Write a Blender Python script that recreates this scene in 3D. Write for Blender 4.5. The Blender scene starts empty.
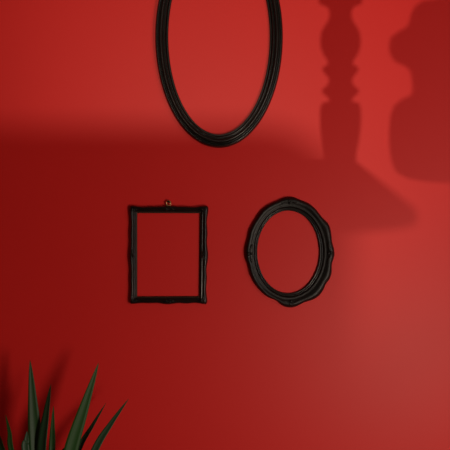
import bpy, bmesh, math, random
from mathutils import Vector, Matrix
random.seed(7)
sc = bpy.context.scene
C = sc.collection
S = 0.0025            # metres on the wall per photo unit
ZC = 1.0              # height of the camera and of the middle of the view
CAMD = 1.8

# ------------------------------------------------------------ camera, world, lights, exposure
cd = bpy.data.cameras.new('camera')
cd.sensor_width = 36.0
cd.lens = 36.0 * CAMD / (450 * S)
cam = bpy.data.objects.new('camera', cd); C.objects.link(cam)
cam.location = (0, -CAMD, ZC); cam.rotation_euler = (math.pi / 2, 0, 0)
sc.camera = cam

w = bpy.data.worlds.new('world'); sc.world = w; w.use_nodes = True
w.node_tree.nodes['Background'].inputs[0].default_value = (0.75, 0.85, 1.0, 1)
w.node_tree.nodes['Background'].inputs[1].default_value = 0.3

def wx(px): return (px - 225) * S
def wz(py): return ZC - (py - 225) * S

LAMP = Vector((wx(238), -5.0, wz(67)))
l = bpy.data.lights.new('spot_bulb', 'SPOT'); l.energy = 350; l.color = (1.0, 0.80, 0.62)
l.shadow_soft_size = 0.009; l.spot_size = math.radians(22.5); l.spot_blend = 1.0
lo = bpy.data.objects.new('spot_bulb', l); C.objects.link(lo); lo.location = LAMP
lo.rotation_euler = (Vector((wx(235), 0, wz(25))) - LAMP).to_track_quat('-Z', 'Y').to_euler()

FILL = Vector((0.84, -1.55, 0.44))
l = bpy.data.lights.new('added_fill_bulb', 'POINT'); l.energy = 43; l.color = (1.0, 0.84, 0.68)  # added fill from an unseen lamp, brightens the lower right wall
l.shadow_soft_size = 0.16
lo = bpy.data.objects.new('added_fill_bulb', l); C.objects.link(lo); lo.location = FILL

l = bpy.data.lights.new('fill_area_light', 'AREA'); l.energy = 21; l.color = (1.0, 0.93, 0.86)  # added soft fill from the right, placed at an unseen window
l.shape = 'RECTANGLE'; l.size = 1.1; l.size_y = 1.2
lo = bpy.data.objects.new('fill_area_light', l); C.objects.link(lo)
lo.location = (2.05, -2.5, 1.15); lo.rotation_euler = (0, math.radians(90), 0)

sc.view_settings.view_transform = 'Standard'
sc.view_settings.look = 'None'
sc.view_settings.gamma = 1.0
sc.view_settings.use_curve_mapping = False
sc.view_settings.exposure = 0.0

# ------------------------------------------------------------ materials
def mat(name, col, rough=0.5, spec=0.5, metal=0.0, noise=None, bump=None):
    m = bpy.data.materials.new(name); m.use_nodes = True
    nt = m.node_tree; b = nt.nodes['Principled BSDF']
    b.inputs['Base Color'].default_value = (*col, 1)
    b.inputs['Roughness'].default_value = rough
    b.inputs['Specular IOR Level'].default_value = spec
    b.inputs['Metallic'].default_value = metal
    tc = nt.nodes.new('ShaderNodeTexCoord')
    if noise:
        scale, amt, stretch = noise
        mp = nt.nodes.new('ShaderNodeMapping'); mp.inputs['Scale'].default_value = stretch
        nt.links.new(tc.outputs['Object'], mp.inputs[0])
        n = nt.nodes.new('ShaderNodeTexNoise'); n.inputs['Scale'].default_value = scale
        n.inputs['Detail'].default_value = 4
        nt.links.new(mp.outputs[0], n.inputs['Vector'])
        r = nt.nodes.new('ShaderNodeValToRGB')
        r.color_ramp.elements[0].position = 0.3; r.color_ramp.elements[1].position = 0.7
        r.color_ramp.elements[0].color = (*[c * (1 - amt) for c in col], 1)
        r.color_ramp.elements[1].color = (*[min(1, c * (1 + amt)) for c in col], 1)
        nt.links.new(n.outputs['Fac'], r.inputs[0]); nt.links.new(r.outputs[0], b.inputs['Base Color'])
    if bump:
        scale, strength = bump
        n2 = nt.nodes.new('ShaderNodeTexNoise'); n2.inputs['Scale'].default_value = scale
        n2.inputs['Detail'].default_value = 3
        nt.links.new(tc.outputs['Object'], n2.inputs['Vector'])
        bp = nt.nodes.new('ShaderNodeBump'); bp.inputs['Strength'].default_value = strength
        bp.inputs['Distance'].default_value = 0.002
        nt.links.new(n2.outputs['Fac'], bp.inputs['Height']); nt.links.new(bp.outputs[0], b.inputs['Normal'])
    return m

M = {
 'wall': mat('red_wall_paint', (0.60, 0.014, 0.012), 0.50, 0.29, noise=(1.6, 0.03, (1, 1, 1)), bump=(120, 0.05)),
 'pale': mat('pale_plaster', (0.35, 0.20, 0.17), 0.8, 0.2, noise=(3, 0.03, (1, 1, 1))),
 'floor': mat('dark_floor_boards', (0.10, 0.05, 0.03), 0.4, 0.4, noise=(6, 0.35, (1, 12, 1))),
 'trim': mat('trim_paint', (0.35, 0.02, 0.018), 0.4, 0.5),
 'black': mat('black_lacquer', (0.0045, 0.0050, 0.0045), 0.25, 0.42, noise=(40, 0.3, (1, 1, 1)), bump=(260, 0.12)),
 'matte': mat('matte_black_paint', (0.0045, 0.0048, 0.0042), 0.42, 0.32, noise=(50, 0.4, (1, 1, 1)), bump=(300, 0.3)),
 'bead': mat('black_worn_lacquer', (0.009, 0.009, 0.008), 0.28, 0.4, noise=(60, 0.4, (1, 1, 1))),
 'rebate': mat('bare_rebate_wood', (0.020, 0.012, 0.006), 0.6, 0.3, noise=(30, 0.3, (1, 1, 1))),
 'brass': mat('aged_brass', (0.55, 0.36, 0.16), 0.35, 0.5, 0.9, noise=(200, 0.2, (1, 1, 1))),
 'iron': mat('dark_iron', (0.03, 0.02, 0.015), 0.45, 0.5, 0.8),
 'walnut': mat('walnut_wood', (0.09, 0.045, 0.025), 0.45, 0.4, noise=(5, 0.3, (1, 8, 1))),
 'clay': mat('glazed_clay', (0.20, 0.13, 0.09), 0.35, 0.5, noise=(8, 0.15, (1, 1, 1))),
 'soil': mat('potting_soil', (0.02, 0.013, 0.009), 0.9, 0.2, noise=(60, 0.5, (1, 1, 1)), bump=(80, 1.0)),
 'stem': mat('plant_stem_bark', (0.09, 0.06, 0.035), 0.8, 0.2, noise=(40, 0.3, (1, 1, 5))),
}
def leaf_mat(name, a, b_):
    m = mat(name, a, 0.5, 0.25)
    nt = m.node_tree; b = nt.nodes['Principled BSDF']
    uv = nt.nodes.new('ShaderNodeUVMap')
    wv = nt.nodes.new('ShaderNodeTexWave'); wv.inputs['Scale'].default_value = 6; wv.inputs['Distortion'].default_value = 0.6
    nt.links.new(uv.outputs[0], wv.inputs[0])
    r = nt.nodes.new('ShaderNodeValToRGB')
    r.color_ramp.elements[0].color = (*a, 1); r.color_ramp.elements[1].color = (*b_, 1)
    nt.links.new(wv.outputs['Fac'], r.inputs[0]); nt.links.new(r.outputs[0], b.inputs['Base Color'])
    return m
LEAFM = [leaf_mat('leaf_deep_green', (0.009, 0.034, 0.007), (0.014, 0.050, 0.011)),
         leaf_mat('leaf_mid_green', (0.011, 0.050, 0.008), (0.018, 0.068, 0.012)),
         leaf_mat('leaf_blue_green', (0.013, 0.042, 0.017), (0.020, 0.056, 0.024))]
gm = bpy.data.materials.new('window_glass'); gm.use_nodes = True
g = gm.node_tree.nodes['Principled BSDF']
g.inputs['Transmission Weight'].default_value = 1; g.inputs['Roughness'].default_value = 0.02; g.inputs['IOR'].default_value = 1.1
M['glass'] = gm

# ------------------------------------------------------------ helpers
def link(name, bm, m, parent=None, smooth=False, loc=(0, 0, 0)):
    bmesh.ops.recalc_face_normals(bm, faces=bm.faces)
    me = bpy.data.meshes.new(name); bm.to_mesh(me); bm.free()
    if smooth:
        me.polygons.foreach_set('use_smooth', [True] * len(me.polygons))
    me.materials.append(m if not isinstance(m, str) else M[m])
    o = bpy.data.objects.new(name, me); C.objects.link(o); o.location = loc
    if parent: o.parent = parent
    return o
def thing(name, label, cat, loc, group=None):
    o = bpy.data.objects.new(name, None); o.empty_display_size = 0.05
    C.objects.link(o); o.location = loc
    o['label'] = label; o['category'] = cat
    if group: o['group'] = group
    return o
def tag(o, label, cat):
    o['label'] = label; o['category'] = cat; return o
def struct(o): o['kind'] = 'structure'; return o
def box(bm, x0, x1, y0, y1, z0, z1, bev=0):
    r = bmesh.ops.create_cube(bm, size=1, matrix=Matrix.Translation(((x0+x1)/2, (y0+y1)/2, (z0+z1)/2)) @ Matrix.Diagonal((x1-x0, y1-y0, z1-z0, 1)))
    if bev:
        es = list({e for v in r['verts'] for e in v.link_edges})
        bmesh.ops.bevel(bm, geom=es, offset=bev, segments=2, affect='EDGES', profile=0.6)
    return bm
def B(*a, **k): return box(bmesh.new(), *a, **k)
def lathe(prof, seg=40, bm=None, cap=True):
    bm = bm or bmesh.new()
    rings = []
    for r, z in prof:
        rings.append([bm.verts.new((r*math.cos(2*math.pi*i/seg), r*math.sin(2*math.pi*i/seg), z)) for i in range(seg)])
    for a, b in zip(rings, rings[1:]):
        for i in range(seg):
            bm.faces.new((a[i], a[(i+1) % seg], b[(i+1) % seg], b[i]))
    if cap:
        bm.faces.new(rings[0]); bm.faces.new(rings[-1])
    return bm
def crom(pts, n):
    """open catmull-rom through pts, n samples each"""
    out = []
    P = [pts[0]] + list(pts) + [pts[-1]]
    for i in range(1, len(P) - 2):
        for k in range(n):
            t = k / n
            out.append(tuple(0.5*((2*P[i][j]) + (-P[i-1][j]+P[i+1][j])*t + (2*P[i-1][j]-5*P[i][j]+4*P[i+1][j]-P[i+2][j])*t*t
                       + (-P[i-1][j]+3*P[i][j]-3*P[i+1][j]+P[i+2][j])*t**3) for j in range(len(pts[0]))))
    out.append(tuple(pts[-1])); return out
def loops(bm, rings):
    """rings: list of equal-length closed vert coordinate lists; ring 0 joined with the last too"""
    V = [[bm.verts.new(p) for p in r] for r in rings]
    n = len(V[0])
    for a, b in zip(V, V[1:] + V[:1]):
        for i in range(n):
            bm.faces.new((a[i], a[(i+1) % n], b[(i+1) % n], b[i]))
    return bm
def tube(bm, pts, rad, seg=10):
    pts = [Vector(p) for p in pts]; rings = []
    n = None
    for i, p in enumerate(pts):
        t = (pts[min(i+1, len(pts)-1)] - pts[max(i-1, 0)]).normalized()
        if n is None: n = t.orthogonal().normalized()
        n = (n - t * n.dot(t)).normalized(); b = t.cross(n)
        r = rad[i] if isinstance(rad, (list, tuple)) else rad
        rings.append([bm.verts.new(p + n*r*math.cos(2*math.pi*k/seg) + b*r*math.sin(2*math.pi*k/seg)) for k in range(seg)])
    for a, b in zip(rings, rings[1:]):
        for k in range(seg): bm.faces.new((a[k], a[(k+1) % seg], b[(k+1) % seg], b[k]))
    bm.faces.new(rings[0]); bm.faces.new(rings[-1])
    return bm
def lump(bm, c, r, rot=0.0, seg=14):
    """small carved swelling, rot in the wall plane"""
    mtx = Matrix.Translation(c) @ Matrix.Rotation(rot, 4, 'Y') @ Matrix.Diagonal((r[0], r[1], r[2], 1))
    bmesh.ops.create_uvsphere(bm, u_segments=seg, v_segments=8, radius=1, matrix=mtx)

# ------------------------------------------------------------ the room
RX, RY, RZ = 2.1, -6.0, 2.5
WL = -2.4
struct(link('wall_back', B(WL, RX, 0, 0.12, 0, RZ), 'wall'))
struct(link('wall_left', B(WL-0.12, WL, RY, 0.12, 0, RZ), 'pale'))
struct(link('wall_front', B(WL-0.12, RX+0.12, RY-0.12, RY, 0, RZ), 'pale'))
bm = bmesh.new()
wy0, wy1, wz0, wz1 = -3.1, -1.9, 0.5, 1.8
box(bm, RX, RX+0.12, RY, wy0, 0, RZ); box(bm, RX, RX+0.12, wy1, 0.12, 0, RZ)
box(bm, RX, RX+0.12, wy0, wy1, 0, wz0); box(bm, RX, RX+0.12, wy0, wy1, wz1, RZ)
struct(link('wall_right', bm, 'pale'))
win = bpy.data.objects.new('added_window_1', None); C.objects.link(win); win.location = (RX, (wy0+wy1)/2, wz0); struct(win)  # unseen window, added to go with the fill light
hw, hh = (wy1-wy0)/2, wz1-wz0
bm = bmesh.new()
for a in ((0, .1, -hw, -hw+.04, 0, hh), (0, .1, hw-.04, hw, 0, hh), (0, .1, -hw+.04, hw-.04, 0, .04), (0, .1, -hw+.04, hw-.04, hh-.04, hh), (.02, .08, -.02, .02, .04, hh-.04)):
    box(bm, *a)
link('window_frame', bm, 'trim', win)
link('window_pane', B(.045, .05, -hw+.04, hw-.04, .04, hh-.04), 'glass', win)
struct(link('floor', B(WL-0.12, RX+0.12, RY-0.12, 0.12, -0.05, 0), 'floor'))
struct(link('ceiling', B(WL-0.12, RX+0.12, RY-0.12, 0.12, RZ, RZ+0.05), 'pale'))
struct(link('baseboard_back', B(WL, RX, -0.018, 0, 0, 0.10, bev=0.004), 'trim'))

# ------------------------------------------------------------ big oval frame
def ell(cx, cz, a, b, y, n=160):
    return [(cx + a*math.cos(2*math.pi*i/n)*S, y, cz + b*math.sin(2*math.pi*i/n)*S) for i in range(n)]
def oval_rings(a0, b0, a1, b1, prof, n=160):
    return [ell(0, 0, a0+(a1-a0)*t, b0+(b1-b0)*t, -d*0.85, n) for t, d in prof]
big = thing('oval_picture_frame', 'large plain oval black picture frame with ridged moulding, hung highest, cut by the top edge', 'picture frame', (wx(219), -0.001, wz(37)), 'empty black frames on the red wall')
IA, IB, OA, OB = 50.6, 97.6, 63.8, 111.0
moul = [(0.20, 0), (0.20, .0120)] + [(0.22, .0150), (0.26, .0165), (0.30, .0150), (0.33, .0128),
        (0.37, .0135), (0.43, .0185), (0.50, .0215), (0.57, .0215), (0.63, .0190), (0.68, .0150), (0.71, .0128),
        (0.74, .0130), (0.79, .0158), (0.85, .0168), (0.91, .0150), (0.96, .0105), (0.99, .0060), (1.0, .0030), (1.0, 0)]
link('outer_moulding', loops(bmesh.new(), oval_rings(IA, IB, OA, OB, moul)), 'black', big, True)
lip = [(0.0, 0), (0.0, .0060), (0.03, .0085), (0.08, .0098), (0.13, .0090), (0.17, .0070), (0.198, .0065), (0.198, 0)]
link('inner_lip', loops(bmesh.new(), oval_rings(IA, IB, OA, OB, lip)), 'bead', big, True)

# ------------------------------------------------------------ scalloped oval frame
CX, CY = 289.4, 251.8
outl = [(244.6,254),(245.6,260),(247.8,264.6),(249,271),(251.5,278),(255,284.5),(259.5,290),(266.7,296.3),(272,298.8),(276.9,300.5),(281,304.8),(286,307),(291,307.4),(296,306.4),(299.6,304.6),(304.4,302),(311,300.2),
        (317.8,296.5),(323.2,290),(325.6,284),(330,278),(331.6,271),(331.6,264),(333.2,259.5),(334.4,254),(333.6,247.5),(332,243),(331.4,236.7),(330.2,229),(328,223.3),(324,219.5),(320,215),(315.2,208.8),(308.5,203.3),(301,200.3),
        (294.8,197.6),(289.6,196.7),(284.4,197.4),(278.6,200.2),(270,203.8),(262.4,209),(256.7,217),(251.6,225.3),(248.6,232),(247.8,238),(246.2,243),(244.9,248)]
pol = sorted((math.atan2(-(y-CY), x-CX), math.hypot(x-CX, y-CY)) for x, y in outl)
def rout(th):
    th = (th + math.pi) % (2*math.pi) - math.pi
    n = len(pol)
    for i in range(n):
        a0, r0 = pol[i]; a1, r1 = pol[(i+1) % n]
        if i == n-1: a1 += 2*math.pi
        for tt in (th, th + 2*math.pi):
            if a0 <= tt <= a1:
                t = (tt-a0)/(a1-a0)
                am, rm = pol[i-1]; ap, rp = pol[(i+2) % n]
                m0 = (r1-rm)/2; m1 = (rp-r0)/2
                return (2*t**3-3*t*t+1)*r0 + (t**3-2*t*t+t)*m0 + (-2*t**3+3*t*t)*r1 + (t**3-t*t)*m1
    return 50
_n = 360
_raw = [rout(2*math.pi*i/_n) for i in range(_n)]
_ker = [math.exp(-(k/2.0)**2/2) for k in range(-9, 10)]
_sm = [sum(_ker[k+9]*_raw[(i+k) % _n] for k in range(-9, 10))/sum(_ker) for i in range(_n)]
def rout(th):
    u = (th % (2*math.pi))/(2*math.pi)*_n; i = int(u) % _n; f = u-int(u)
    return _sm[i]*(1-f) + _sm[(i+1) % _n]*f
DX = -1.2   # the opening sits a hair left of the outline's middle
def scal_rings(prof, n=240):
    R = []
    for t, d in prof:
        ring = []
        for i in range(n):
            th = 2*math.pi*i/n
            # inner ellipse point in the same direction
            c, s_ = math.cos(th), math.sin(th)
            a, b = 31.0, 41.2
            ri = a*b/math.hypot(b*c, a*s_)
            ro = rout(th)
            # scallop relief fades towards the opening
            re = 45.2*55.0/math.hypot(55.0*c, 45.2*s_) * 0.985
            ro_t = re + (ro-re) * max(0, min(1, (t-0.35)/0.65))**0.8
            r = ri + (ro_t-ri)*t
            rel = 1 + 0.05*math.cos(th*12)*max(0, t-0.4)
            ring.append((DX*(1-t)*S + r*c*S, -d*rel*0.72, r*s_*S))
        R.append(ring)
    return R
orn = thing('oval_picture_frame', 'small oval black picture frame with a scalloped carved outline, right of the rectangular one', 'picture frame', (wx(CX), -0.001, wz(CY)), 'empty black frames on the red wall')
om = [(0.26, 0), (0.26, .0100), (0.29, .0125), (0.34, .0138), (0.39, .0138), (0.43, .0136), (0.50, .0146), (0.58, .0165), (0.66, .0182), (0.74, .0188),
      (0.82, .0180), (0.89, .0150), (0.95, .0105), (0.985, .0060), (1.0, .0030), (1.0, 0)]
link('scalloped_moulding', loops(bmesh.new(), scal_rings(om)), 'matte', orn, True)
il = [(0.0, 0), (0.0, .0055), (0.03, .0075), (0.07, .0082), (0.11, .0070), (0.13, .0058), (0.15, .0080), (0.19, .0098), (0.23, .0090), (0.255, .0070), (0.255, 0)]
link('inner_lip', loops(bmesh.new(), scal_rings(il)), 'bead', orn, True)
def crest(px, py, ang, w=1.0):
    """carved shell: a fan of ribs pointing outward at ang (radians, up = pi/2)"""
    bm = bmesh.new()
    cx, cz = (px-CX)*S, -(py-CY)*S
    for k, da in enumerate((-1.05, -0.55, 0, 0.55, 1.05)):
        a = ang + da
        L = (2.4, 2.8, 3.0, 2.8, 2.4)[k] * w
        c = Vector((cx + math.cos(a)*L*0.55*S, -0.0120, cz + math.sin(a)*L*0.55*S))
        lump(bm, c, (L*0.62*S, 0.0035, 1.05*S), -a, 12)
    lump(bm, Vector((cx - math.cos(ang)*1.4*S, -0.0120, cz - math.sin(ang)*1.4*S)), (1.6*S, 0.0040, 1.6*S), 0, 12)
    for sgn in (-1, 1):
        a = ang + sgn*math.pi/2
        lump(bm, Vector((cx + (math.cos(a)*6.0-math.cos(ang)*1.2)*S, -0.0125, cz + (math.sin(a)*6.0-math.sin(ang)*1.2)*S)), (3.6*S, 0.0026, 1.0*S), -(a + sgn*0.35), 12)
    return bm
for px, py, ang in ((289.4, 202.0, math.pi/2), (290.5, 302.2, -math.pi/2), (249.6, 253.5, math.pi), (329.4, 253.0, 0)):
    link('carved_shell', crest(px, py, ang), 'matte', orn, True)

# ------------------------------------------------------------ rectangular frame
RCX, RCY = 168.9, 254.6
sq = thing('rectangular_picture_frame', 'rectangular black picture frame with wavy carved edges, hanging from a small brass loop', 'picture frame', (wx(RCX), -0.001, wz(RCY)), 'empty black frames on the red wall')
def q(px, py): return ((px-RCX)*S, -(py-RCY)*S)
cin = [q(137.4, 213.0), q(200.2, 213.2), q(199.4, 296.2), q(137.4, 296.4)]
cout = [q(130.6, 206.2), q(207.8, 206.4), q(206.7, 303.3), q(130.6, 303.2)]
def side_wave(u, k):
    """outline swell in photo units along one side, u 0..1"""
    d = min(u, 1-u)
    v = 0.65*math.exp(-((d-0.03)/0.05)**2) - 0.45*math.exp(-((d-0.17)/0.06)**2) + 0.15*math.sin(u*math.pi*(7+k % 2)+k)
    v += 0.85*math.exp(-((u-0.5)/0.09)**2) - 0.35*(math.exp(-((u-0.36)/0.05)**2) + math.exp(-((u-0.64)/0.05)**2))
    return v
def rect_rings(prof, n=60):
    R = []
    for t, d in prof:
        ring = []
        for k in range(4):
            i0, i1 = Vector(cin[k]), Vector(cin[(k+1) % 4]); o0, o1 = Vector(cout[k]), Vector(cout[(k+1) % 4])
            a = i0.lerp(o0, t); b = i1.lerp(o1, t)
            nrm = Vector((-(b-a).y, (b-a).x)).normalized()
            if nrm.dot((o0+o1)/2 - (i0+i1)/2) < 0: nrm = -nrm
            for j in range(n):
                u = j/n
                wv = side_wave(u, k)
                fade = min(1, min(u, 1-u)/0.012)
                p = a.lerp(b, u) + nrm*wv*S*max(0, (t-0.45)/0.55)*fade
                ring.append((p.x, -d*0.72*(1 + 0.06*wv*max(0, t-0.3)), p.y))
        R.append(ring)
    return R
rm = [(0.20, 0), (0.20, .0110), (0.24, .0128), (0.30, .0132), (0.36, .0118), (0.42, .0120), (0.52, .0155), (0.62, .0182), (0.72, .0190), (0.82, .0178),
      (0.90, .0150), (0.96, .0105), (1.0, .0060), (1.0, 0)]
link('carved_moulding', loops(bmesh.new(), rect_rings(rm)), 'black', sq, True)
rl = [(0.0, 0), (0.0, .0050), (0.04, .0062), (0.12, .0064), (0.17, .0075), (0.195, .0070), (0.195, 0)]
link('inner_rebate', loops(bmesh.new(), rect_rings(rl)), 'rebate', sq, True)['label'] = 'brownish inner edge of the black frame'
def leafcluster(px, py, dirs, L):
    bm = bmesh.new(); x, z = q(px, py)
    lump(bm, (x, -0.0118, z), (1.1*S, .0040, 1.1*S))
    for a in dirs:
        for off, ll in ((0, L), (0.5, L*0.6), (-0.5, L*0.6)):
            aa = a+off
            lump(bm, (x+math.cos(aa)*ll*0.6*S, -0.0120, z+math.sin(aa)*ll*0.6*S), (ll*0.55*S, .0030, 0.62*S), -aa, 10)
    return bm
h = math.pi/2
for px, py, dirs in ((133.6, 209.2, (0, -h)), (204.6, 209.4, (math.pi, -h)), (203.6, 300.2, (math.pi, h)), (133.6, 300.2, (0, h))):
    link('corner_ornament', leafcluster(px, py, dirs, 4.6), 'black', sq, True)
for px, py, dirs in ((169, 209.0, (0, math.pi)), (168.6, 300.4, (0, math.pi)), (133.3, 254.6, (h, -h)), (204.2, 254.6, (h, -h))):
    link('side_ornament', leafcluster(px, py, dirs, 5.6), 'black', sq, True)
# hanging loop and nail
def P(px, py, y): x, z = q(px, py); return (x, y, z)
ring = [P(168.8+2.15*math.cos(a), 203.4-2.5*math.sin(a), -0.006) for a in [2*math.pi*i/28 for i in range(29)]]
lp = link('hanging_loop', tube(bmesh.new(), ring, 0.62*S, 8), 'brass', sq, True); lp['label'] = 'small brass hanging loop above the top edge'
bm = bmesh.new(); x, z = q(168.8, 206.2)
box(bm, x-1.9*S, x+1.9*S, -0.0078, 0, z-1.2*S, z+1.0*S, bev=0.0008)
link('loop_plate', bm, 'brass', lp)
nl = bmesh.new(); tube(nl, [(0, 0.001, 0), (0, -0.0055, 0), (0, -0.0095, 0.0006)], 0.0011, 8)
tube(nl, [(0, -0.0095, 0.0006), (0, -0.0112, 0.0008)], 0.0028, 12)
tag(link('nail', nl, 'iron', loc=(wx(168.8), 0, wz(202.2))), 'small dark nail in the red wall holding the loop of the rectangular frame', 'nail')

# ------------------------------------------------------------ potted plant (lower left)
PY = -0.17
K = (CAMD + PY) / CAMD
def pp(px, py, y=PY):
    k = (CAMD + y) / CAMD
    return Vector(((px-225)*S*k, y, ZC - (py-225)*S*k))
crown = pp(46, 545)
plant = thing('potted_plant', 'potted plant with long pointed green leaves rising at the bottom left corner', 'potted plant', (crown.x, PY, 0))
base = Vector((crown.x, PY, 0))
pot_prof = [(0.0, 0.0), (0.085, 0.0), (0.092, 0.01), (0.118, 0.19), (0.126, 0.20), (0.128, 0.225), (0.120, 0.227), (0.114, 0.222), (0.108, 0.195), (0.0, 0.19)]
link('pot', lathe(pot_prof[1:], 40), 'clay', plant, True)
link('soil', lathe([(0.109, 0.192), (0.108, 0.205), (0.05, 0.212), (0.01, 0.213)], 32), 'soil', plant, True)
cz = crown.z
link('stem', tube(bmesh.new(), [(0, 0, .20), (.004, .002, .24), (-.002, 0, cz-.03), (0, 0, cz+.02)], [.013, .012, .012, .009], 12), 'stem', plant, True)
def leaf_bm(pts, wid, fold=0.30, face=None, wmax_at=0.35):
    """strap leaf: pts = centre line, wid = full widest width; folded along the midrib"""
    cl = crom(pts, 10); n = len(cl)
    bm = bmesh.new(); uvl = bm.loops.layers.uv.new('UVMap')
    rows = []
    for i, p in enumerate(cl):
        p = Vector(p); t = i/(n-1)
        tg = (Vector(cl[min(i+1, n-1)]) - Vector(cl[max(i-1, 0)])).normalized()
        fd = Vector(face) if face else Vector((0, -1, 0))
        sd = tg.cross(fd).normalized(); up = sd.cross(tg).normalized()
        if t < wmax_at: ww = 0.45 + 0.55*math.sin(t/wmax_at*math.pi/2)
        else: ww = max(0.0, 1-((t-wmax_at)/(1-wmax_at))**1.7)
        ww = max(ww*wid/2, 0.0004)
        row = []
        for k, s_ in enumerate((-1, -0.5, 0, 0.5, 1)):
            row.append((p + sd*ww*s_ + up*(abs(s_)**1.3)*ww*fold, t, k/4))
        rows.append(row)
    th = 0.0006
    top = [[bm.verts.new(v) for v, _, _ in r] for r in rows]
    bot = [[bm.verts.new(v + Vector((0, th, 0))) for v, _, _ in r] for r in rows]
    def f(vs, uvs):
        fc = bm.faces.new(vs)
        for lpx, u in zip(fc.loops, uvs): lpx[uvl].uv = u
    for i in range(n-1):
        for k in range(4):
            uv4 = [(k/4, i/n*4), ((k+1)/4, i/n*4), ((k+1)/4, (i+1)/n*4), (k/4, (i+1)/n*4)]
            f((top[i][k], top[i][k+1], top[i+1][k+1], top[i+1][k]), uv4)
            f((bot[i][k+1], bot[i][k], bot[i+1][k], bot[i+1][k+1]), uv4)
        for k in (0, 4):
            f((top[i][k], top[i+1][k], bot[i+1][k], bot[i][k]), [(0, 0)]*4)
    f(top[0]+bot[0][::-1], [(0, 0)]*10); f(top[-1]+bot[-1][::-1], [(0, 0)]*10)
    return bm
# (tip, mid point at the bottom of the view, width, depth of tip, material, facing)
specs = [((30, 360), (36, 450), 15, -.10, 0, (0.35, -1, 0)),
         ((51, 384), (42.5, 450), 13, -.12, 2, (-0.5, -1, 0)),
         ((53.5, 406), (52, 450), 7.0, -.08, 1, (0.2, -1, 0)),
         ((98.5, 363), (70.5, 450), 15, -.12, 1, (0.3, -1, 0)),
         ((106, 403), (79, 450), 6.0, -.05, 2, (-0.1, -1, 0.3)),
         ((128.5, 399), (95, 450), 8.0, -.11, 2, (0.1, -1, 0.5)),
         ((5.5, 415), (11.5, 450), 6.0, -.11, 1, (0, -1, 0)),
         ((27, 431), (25.5, 450), 8.0, -.14, 2, (0.3, -1, 0)),
         ((-8, 424), (3, 450), 10.0, -.12, 0, (-0.6, -1, 0)),
         ((72, 437), (62, 458), 6.0, -.12, 0, (0, -1, 0))]
for (tip, mid, wd, ty, mi, face) in specs:
    t_ = pp(*tip, ty) - base; my = (ty*0.6 + PY*0.4)
    m_ = pp(*mid, my) - base
    c_ = Vector((m_.x*0.10, (my-PY)*0.15, cz + random.uniform(-.015, .015)))
    c2 = c_.lerp(m_, 0.5) + Vector((m_.x*0.05, 0, 0))
    bend = m_.lerp(t_, 0.5) + Vector(((m_.x-c_.x)*-0.02 + random.uniform(-.0015, .0015), 0, 0))
    link('leaf', leaf_bm([c_, c2, m_, bend, t_], wd*S*K*0.95, face=face, wmax_at=0.5), LEAFM[mi], plant, True)
for i in range(32):    # the low arching leaves of the rosette, extras added to shade the wall
    a = 2*math.pi*i*5/32 + random.uniform(-.15, .15)
    L = random.uniform(.18, .25) if math.sin(a) < 0.1 else random.uniform(.10, .13); hgt = random.uniform(.02, .115)
    d = Vector((math.cos(a), math.sin(a)*0.9, 0))
    pts = [Vector((0, 0, cz-.01)) + d*.004, Vector((0, 0, cz+hgt*.7)) + d*L*.35, Vector((0, 0, cz+hgt)) + d*L*.7, Vector((0, 0, cz+hgt*.75)) + d*L]
    link('leaf', leaf_bm(pts, .020, face=(d.x*-.3, d.y*-.3, 1), wmax_at=0.4), LEAFM[i % 3], plant, True)

# ------------------------------------------------------------ behind the camera: what throws the shadows on the wall
D = 5.0
def back(px, py, y):
    """point at depth y on the line from the lamp to a point of the wall"""
    f = (y - LAMP.y) / D
    tgt = Vector((wx(px), 0, wz(py)))
    return LAMP + (tgt - LAMP) * f
YN, YF = -2.2, -3.3
cr = back(352, 158, YN)
TZ, TXR = cr.z, cr.x
TXL = -1.5
sb = thing('long_table', 'long dark wooden table behind the camera that shades the middle of the wall', 'table', ((TXL+TXR)/2, (YN+YF)/2, 0))
hx = (TXR-TXL)/2; hy = (YN-YF)/2
def slab(outline, z0, z1, bev=0.004):
    bm = bmesh.new()
    f = bm.faces.new([bm.verts.new((x, y, z0)) for x, y in outline])
    g = bmesh.ops.extrude_face_region(bm, geom=[f])
    vs = [v for v in g['geom'] if isinstance(v, bmesh.types.BMVert)]
    bmesh.ops.translate(bm, vec=(0, 0, z1-z0), verts=vs)
    return bm
curve = crom([(hx, -1.02), (hx-.015, -1.07), (hx-.05, -1.11), (hx-.12, -1.15), (hx-.22, -1.20), (hx-.4, -1.25)], 6)
tt = [(-hx, hy), (hx, hy)] + [(x, y+hy) for x, y in curve] + [(-hx, hy-1.25)]
link('tabletop', slab(tt, TZ-.012, TZ), 'walnut', sb)
link('apron', B(-hx+.05, hx-.40, -hy+.05, hy-.05, TZ-.07, TZ-.012), 'walnut', sb)
for sx in (-1, 1):
    for sy in (-1, 1):
        link('leg', B(sx*(hx-.55)-.025, sx*(hx-.55)+.025, sy*(hy-.07)-.025, sy*(hy-.07)+.025, 0, TZ-.012), 'walnut', sb)

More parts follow.
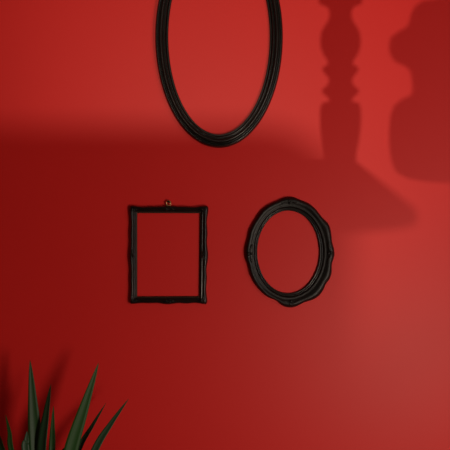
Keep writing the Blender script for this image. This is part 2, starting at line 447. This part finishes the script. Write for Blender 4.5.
# added blocker close to the lamp, gives the lower left its soft shade
YS = -4.30
sp = back(352, 127, YS)
SH = sp.z
blocker = thing('added_light_blocker', 'added three-panel light blocker behind the camera, shading the lower left wall', 'light blocker', (sp.x, YS, 0))
for k in range(3):
    x1 = -k*.42; x0 = x1-.41
    rc = .032
    ol = [(x0, .02), (x1, .02)] + [(x1-rc+rc*math.cos(a), SH-rc+rc*math.sin(a)) for a in [math.pi/2*i/8 for i in range(9)]] + \
         [(x0+rc+rc*math.cos(a), SH-rc+rc*math.sin(a)) for a in [math.pi/2*(1+i/8) for i in range(9)]]
    if k: ol = [(x0, .02), (x1, .02), (x1, SH), (x0, SH)]
    bm = slab(ol, -.012, .012)
    bmesh.ops.rotate(bm, verts=bm.verts, matrix=Matrix.Rotation(math.pi/2, 3, 'X'))
    pn = link('panel', bm, 'walnut', blocker)
    for zz in (.3, SH-.3):
        link('hinge', B(x1-.003, x1+.013, .012, .016, zz, zz+.06), 'brass', pn)

# turned candlestick near the right corner
YC = YN - 0.06
fC = (YC - LAMP.y)/D
cb = back(340.5, 150, YC)
def zc(py): return back(340, py, YC).z - TZ
prof_px = [(8, -60), (13, -56), (15, -48), (12, -40), (9, -34), (9, -24), (16, -14), (20.5, -6), (22, 0), (21, 4), (13.5, 7), (11.3, 11), (11, 16), (12.5, 21), (16, 26), (19.2, 32), (20.3, 40), (19.8, 48),
           (17, 55), (13.5, 60), (12.4, 63), (14, 65.5), (17.8, 67), (17.8, 71), (14.5, 75), (11.6, 79), (12, 83), (14.5, 86.5), (18.2, 89), (18.2, 93), (14.5, 96), (12.2, 98.5),
           (11, 101), (18.5, 103), (20.3, 108), (20.6, 116), (20.4, 126), (19.3, 136), (17.5, 146), (16, 153), (17, 160), (22, 166), (26, 172)]
prof = [(r*S*fC, zc(py)) for r, py in prof_px]
prof = [p for p in prof if p[1] > 0.004]
prof += [(prof[-1][0], 0.0)]
prof = [(r, z) for r, z in reversed(prof)]
cs = thing('candlestick', 'turned wooden candlestick casting the slim knobbed shadow on the upper wall', 'candlestick', (cb.x, YC, TZ))
link('turned_column', lathe(prof, 48), 'walnut', cs, True)
link('candle', lathe([(.008, prof[-1][1]), (.008, prof[-1][1]+.10), (.004, prof[-1][1]+.102)], 20), 'clay', cs, True)

# urn on a slim pedestal, right of the table
YU = -2.35
fU = (YU - LAMP.y)/D
ub = back(472, 180, YU)
up_px = [(12, 181), (52, 180.5), (66, 178), (76, 172), (80.5, 162), (82.5, 148), (82.8, 132), (81.5, 116), (78, 106), (70, 99), (62, 96), (59.5, 93), (59.5, 84), (61.5, 71), (67, 66), (77, 62), (81.8, 54), (83, 46),
         (81, 37), (73, 31), (65, 27), (62.5, 22), (61, 14), (57, 6), (50, 1), (30, -2), (12, -3)]
u_base = back(472, 181, YU).z
urn = thing('lidded_urn', 'large lidded round urn on a slim stand casting the wide shadow at the right edge', 'urn', (ub.x, YU, u_base))
pr = [(r*S*fU, back(472, py, YU).z - u_base) for r, py in up_px]
i_l = 19
link('body', lathe(pr[:13], 56), 'clay', urn, True)
link('lid', lathe(pr[12:], 56), 'clay', urn, True)
st = thing('pedestal_stand', 'slim turned pedestal stand carrying the lidded urn', 'stand', (ub.x, YU, 0))
link('post', lathe([(.016, .03), (.016, u_base-.02), (.012, u_base-.01)], 20), 'walnut', st, True)
link('plate', lathe([(.012, u_base-.010), (.05*fU, u_base-.009), (.05*fU, u_base)], 24), 'walnut', st, True)
link('foot', lathe([(.15, 0), (.15, .015), (.03, .03), (.016, .04)], 32), 'walnut', st, True)

# the lamps that give the light: a slim spot and an added fill lamp
lm = thing('spot_lamp', 'slim floor spot lamp behind the added light blocker, aimed at the red wall', 'lamp', (LAMP.x, LAMP.y, 0))
link('lamp_pole', lathe([(.010, .02), (.010, LAMP.z-.03)], 16), 'iron', lm, True)
link('lamp_foot', lathe([(.14, 0), (.14, .012), (.02, .022)], 32), 'iron', lm, True)
link('lamp_socket', tube(bmesh.new(), [(0, -.10, LAMP.z), (0, -.09, LAMP.z), (0, -.03, LAMP.z), (0, -.02, LAMP.z)], [.012, .022, .022, .015], 20), 'brass', lm, True)
gl = thing('added_fill_lamp', 'added low fill lamp on a wooden foot, unseen right of the camera', 'lamp', (FILL.x, FILL.y, 0))
link('lamp_foot', lathe([(.12, 0), (.12, .02), (.03, .05), (.025, FILL.z-.22), (.05, FILL.z-.16), (.05, FILL.z-.14)], 32), 'walnut', gl, True)
